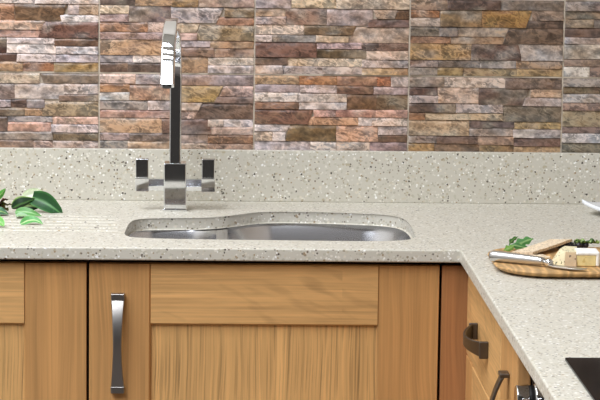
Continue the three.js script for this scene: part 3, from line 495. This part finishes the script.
// ---------------------------------------------------------------- board with cheese
const BT = WT + 0.0125;
{
  const prof = [[-0.024, 0], [-0.010, 0.0028], [-0.002, 0.0068], [0, 0.0095], [-0.0006, 0.0115], [-0.002, 0.0125]];
  const g = toCreasedNormals(loft(prof.map(([inset, y]) => rrect(0.40 + 2 * inset, 0.266 + 2 * inset, 0.085 + inset, 12).map(([x, z]) => V(0.8635 + x, WT + 0.0002 + y, 0.7875 - z))), true, true), 0.6);
  const map = dataTex(256, 512, (u, v) => { const w = fbm(u * 3, v * 2, 3, 2, 5, 3), ring = Math.sin((u * 14 + w * 5) * 6.283) * 0.5 + 0.5, k = 0.86 + 0.2 * Math.pow(ring, 1.6) + (fbm(u * 60, v * 6, 60, 6, 9, 2) - 0.5) * 0.16; return [200 * k, 158 * k, 104 * (k * 1.1 - 0.1)]; }, true, 0.2, 0.4);
  single('serving_board', boxUV(g, false, 0.02, 0), std({ map, roughness: 0.55 }), 'rounded striped wooden serving board carrying cheese on the return worktop', 'board');
}
{ // cheese knife, lying towards the viewer's right
  const A = V(0.6595, BT + 0.0003, 0.8170), Bp = V(0.7990, BT + 0.0003, 0.915), dir = Bp.clone().sub(A), L = dir.length();
  const k = thing('cheese_knife', 'steel cheese knife with thick round handle on the wooden board', 'knife', [A.x, A.y, A.z], Math.atan2(-dir.z, dir.x));
  const lathe = (pts, n = 28) => new THREE.LatheGeometry(pts.map(([r, x]) => new THREE.Vector2(r, x)), n).rotateZ(-Math.PI / 2);
  part('handle', lathe([[0, 0], [0.0075, 0.0004], [0.009, 0.003], [0.0094, 0.010], [0.0088, 0.04], [0.0078, 0.07], [0.007, 0.091], [0.0055, 0.097], [0, 0.098]]).scale(1, 0.95, 1).translate(0, 0.0092, 0), M.brushed, k);
  part('bolster', lathe([[0, 0.095], [0.0052, 0.096], [0.0048, 0.101], [0.0066, 0.104], [0.006, 0.108], [0.003, 0.112], [0, 0.1125]]).translate(0, 0.0078, 0), M.chrome, k);
  const sh = new THREE.Shape(); sh.moveTo(0.106, -0.005); sh.lineTo(0.118, -0.012); sh.lineTo(L - 0.02, -0.014); sh.quadraticCurveTo(L - 0.004, -0.012, L, 0.004); sh.lineTo(L - 0.03, 0.008); sh.lineTo(0.106, 0.005); sh.closePath();
  part('blade', new THREE.ExtrudeGeometry(sh, { depth: 0.0012, bevelEnabled: true, bevelThickness: 0.0003, bevelSize: 0.0003, bevelSegments: 1 }).rotateX(-Math.PI / 2).translate(0, 0.0035, 0), M.brushed, k);
}
{ // cheeses
  const speck = (base, spots, n, s) => dataTex(256, 256, (u, v) => { const k = 0.94 + 0.12 * fbm(u * 12, v * 12, 12, 12, s, 3), q = fbm(u * n, v * n, n, n, s + 7, 2); return q > 0.74 ? spots : base.map((b) => b * k); }, true, 0.06, 0.06);
  const w = thing('cheese_wedge', 'cream cheese wedge with tan cut face beside the knife blade', 'cheese', [0, BT, 0]);
  const P = (h, list) => list.map(([x, z]) => V(x, h, z));
  const hull = new ConvexGeometry([...P(0.0003, [[0.753, 0.834], [0.770, 0.866], [0.7905, 0.868], [0.802, 0.80], [0.775, 0.795]]), ...P(0.0235, [[0.7685, 0.832], [0.7730, 0.8605], [0.7905, 0.8625], [0.80, 0.806], [0.781, 0.80]])]);
  part('paste', boxUV(hull), std({ map: speck([226, 214, 176], [90, 92, 60], 16, 3), roughness: 0.6 }), w);
  const face = new ConvexGeometry([V(0.7715, 0.0008, 0.8682), V(0.7905, 0.0008, 0.8700), V(0.7905, 0.0228, 0.8645), V(0.7740, 0.0228, 0.8628), V(0.7715, 0.0008, 0.865), V(0.7905, 0.0008, 0.867), V(0.7905, 0.0228, 0.8615), V(0.7740, 0.0228, 0.860)]);
  part('rind', boxUV(face), std({ map: speck([202, 176, 140], [96, 76, 58], 14, 9), roughness: 0.7 }), w);
  const b = thing('brie_slice', 'slice of soft cheese with thick white rind at the right of the board', 'cheese', [0.7925, BT, 0.822], -0.03);
  part('paste', boxUV(rbox(0, 0.031, 0.0005, 0.019, 0, 0.044, 0.002)), std({ map: speck([232, 214, 152], [214, 190, 120], 10, 15), roughness: 0.55 }), b);
  part('rind', boxUV(merge([rbox(-0.001, 0.037, 0.0180, 0.0240, -0.001, 0.0455, 0.0028), rbox(0.0305, 0.037, 0.0005, 0.022, -0.001, 0.0455, 0.003)])), std({ map: speck([238, 236, 228], [222, 218, 206], 10, 19), roughness: 0.9 }), b);
}
{ // crackers
  const map = dataTex(256, 256, (u, v) => { const k = 0.85 + 0.3 * fbm(u * 20, v * 20, 20, 20, 51, 3), q = fbm(u * 34, v * 34, 34, 34, 57, 2); return q > 0.75 ? [150, 116, 84] : [222 * k, 202 * k, 172 * k]; }, true, 0.06, 0.06);
  const mat = std({ map, roughness: 0.85 });
  const cr = (w, d, s) => { const g = new THREE.BoxGeometry(w, 0.0042, d, 10, 1, 8), p = g.attributes.position; for (let i = 0; i < p.count; i++) { const x = p.getX(i), z = p.getZ(i), y = p.getY(i); p.setXYZ(i, x + (vnoise(z * 200 + s, 2, 999, 999, 4) - 0.5) * 0.002, y + (vnoise(x * 160 + s, z * 160, 999, 999, 5) - 0.5) * 0.0016, z + (vnoise(x * 200 + s, 7, 999, 999, 6) - 0.5) * 0.002); } g.computeVertexNormals(); return boxUV(g); };
  const c1 = single('cracker', cr(0.135, 0.042, 1), mat, 'large pale cracker leaning up at a slant behind the knife', 'cracker');
  c1.position.set(0.757, BT + 0.0078, 0.708); c1.rotation.set(-0.10, 0.93, 0.045, 'YXZ');
  const c2 = single('cracker', cr(0.036, 0.03, 9), mat, 'small broken cracker lying flat between knife and cheese', 'cracker');
  c2.position.set(0.738, BT + 0.0029, 0.792); c2.rotation.y = 0.3;
}
{ // rocket leaves, dark berries, herb sprig
  const lobed = (t) => { const b = Math.sin(Math.PI * Math.min(1, 0.04 + 0.96 * t)); return Math.max(0.12, b * (0.78 + 0.22 * Math.cos(t * 16))) * (t < 0.25 ? 0.35 + t * 2.4 : 1); };
  const rk = (label, rib, side, w, o) => single('rocket_leaf', leafGeo(rib, side, w, { nt: 30, ns: 6, shape: lobed, col: [66, 122, 58], edge: [86, 142, 70], rib2: [142, 178, 112], ...o }), M.leaf, label, 'leaf', 'rocket leaves on the board');
  rk('widest rocket leaf lying to the right on the board', [[0.706, 0.9165, 0.692], [0.7208, 0.9215, 0.690], [0.7325, 0.9270, 0.688], [0.7450, 0.9305, 0.686]], [-0.45, 1, -0.3], 0.0105, { s: 31 });
  rk('thin upright rocket leaf tip furthest left', [[0.7041, 0.9202, 0.69], [0.7073, 0.9252, 0.69], [0.7122, 0.9303, 0.69], [0.7190, 0.9345, 0.69]], [-0.8, 0.6, 0.2], 0.0052, { s: 32 });
  rk('slim rocket leaf drooping towards the cracker', [[0.7012, 0.9215, 0.70], [0.7129, 0.9215, 0.702], [0.7263, 0.9185, 0.703], [0.739, 0.9160, 0.703]], [0.25, 1, -0.3], 0.0062, { s: 33, col: [56, 108, 52] });
  rk('yellow-green rocket stalk end beside the knife handle', [[0.692, 0.9145, 0.712], [0.6985, 0.9165, 0.71], [0.7051, 0.9185, 0.708], [0.711, 0.9220, 0.705]], [-0.3, 1, -0.4], 0.0070, { s: 34, col: [110, 150, 60] });
  const dark = std({ color: rgb(38, 34, 40), roughness: 0.4 });
  const berry = new THREE.SphereGeometry(0.0052, 14, 10);
  const spots = []; for (let k = 0; k < 8; k++) spots.push([0.7925 + k * 0.0062, BT + 0.0050, 0.668 - k * 0.0006 + (k % 3) * 0.003]);
  const ORD = ['first', 'second', 'third', 'fourth', 'fifth', 'sixth', 'seventh', 'eighth'];
  spots.forEach(([x, y, z], k) => { const b = single('dark_berry', berry, dark, ORD[k] + ' small black berry from the left behind the cheese', 'berry', 'black berries behind the cheese'); b.position.set(x, y, z); });
  const sp = thing('herb_sprig', 'small dark green herb sprig lying on top behind the brie', 'herb', [0.8325, BT + 0.0085, 0.668]);
  part('stem', stem([[-0.018, -0.001, 0.004], [0, 0.001, 0], [0.022, 0.0, -0.004]], 0.0011), std({ color: rgb(110, 120, 70), roughness: 0.7 }), sp);
  for (let k = 0; k < 16; k++) { const x = -0.016 + k * 0.0024, a = rr(-1, 1); part('leaf', leafGeo([[x, 0, 0], [x + 0.004 * a, 0.004, 0.003], [x + 0.007 * a, 0.006 + rr(-0.004, 0.002), 0.006 * rr(-1, 1)]], [1, 0.2, 0.5], 0.0042, { nt: 8, ns: 4, wave: 0.3, col: k % 3 ? [52, 84, 36] : [112, 134, 66], s: 40 + k }), M.leaf, sp); }
}
// ---------------------------------------------------------------- white dish
{
  const N = 24, S = 0.094, top = [], low = [];
  const at = (i, j, dy) => { // square dish, corners swept up
    const u = -1 + 2 * i / N, v = -1 + 2 * j / N, q = 1 - 0.06 * (u * u * v * v), h = 0.0138 * Math.pow(Math.abs(u * v), 1.6) + 0.006 * Math.pow(Math.max(Math.abs(u), Math.abs(v)), 3);
    return V(u * S * (1 - 0.05 * v * v) * q, 0.0022 + h + dy, v * S * (1 - 0.05 * u * u) * q);
  };
  const pos = [], idx = [], M1 = N + 1;
  for (const dy of [0.0075, 0]) for (let j = 0; j <= N; j++) for (let i = 0; i <= N; i++) { const p = at(i, j, dy); pos.push(p.x, p.y, p.z); }
  const o2 = M1 * M1;
  for (let j = 0; j < N; j++) for (let i = 0; i < N; i++) { const a = j * M1 + i; idx.push(a, a + M1, a + 1, a + 1, a + M1, a + M1 + 1, o2 + a, o2 + a + 1, o2 + a + M1, o2 + a + 1, o2 + a + M1 + 1, o2 + a + M1); }
  for (let k = 0; k < N; k++) for (const [a, b] of [[k, k + 1], [N * M1 + k + 1, N * M1 + k], [(k + 1) * M1, k * M1], [k * M1 + N, (k + 1) * M1 + N]]) idx.push(a, b, o2 + a, b, o2 + b, o2 + a);
  const g = new THREE.BufferGeometry(); g.setAttribute('position', new THREE.Float32BufferAttribute(pos, 3)); g.setIndex(idx); g.computeVertexNormals();
  const foot = new THREE.CylinderGeometry(0.045, 0.043, 0.004, 48).translate(0, 0.002, 0); foot.deleteAttribute('uv');
  const d = single('dish', mergeGeometries([g.toNonIndexed(), foot.toNonIndexed()]), std({ color: rgb(236, 238, 240), roughness: 0.25, side: THREE.DoubleSide }), 'white china dish with upswept corners at the right end by the upstand', 'dish');
  d.position.set(1.022, WT + 0.0003, 0.165); d.rotation.y = 0.80;
}

// ---------------------------------------------------------------- ceiling fittings
for (const [k, [x, z, power]] of LAMPS.entries()) {
  const l = thing('ceiling_light', 'long white fluorescent ceiling fitting, ' + ['first', 'second', 'third', 'fourth', 'fifth', 'sixth'][k] + ' from the tiled wall', 'ceiling light', [x, CEIL, z], 0, 'ceiling lights in rows');
  part('tray', box(-LAMP_W / 2 - 0.02, LAMP_W / 2 + 0.02, -0.03, -0.001, -LAMP_D / 2 - 0.02, LAMP_D / 2 + 0.02), M.white, l);
  part('diffuser', box(-LAMP_W / 2, LAMP_W / 2, -0.036, -0.0305, -LAMP_D / 2, LAMP_D / 2), std({ color: 0xffffff, emissive: LAMP_COLOUR, emissiveIntensity: 2.0, roughness: 0.6 }), l);
  const a = new THREE.RectAreaLight(LAMP_COLOUR, power, LAMP_W, LAMP_D); a.position.set(0, -0.039, 0); a.rotation.x = -Math.PI / 2; a.name = 'area_light'; l.add(a);
}
renderer.render(scene, camera);
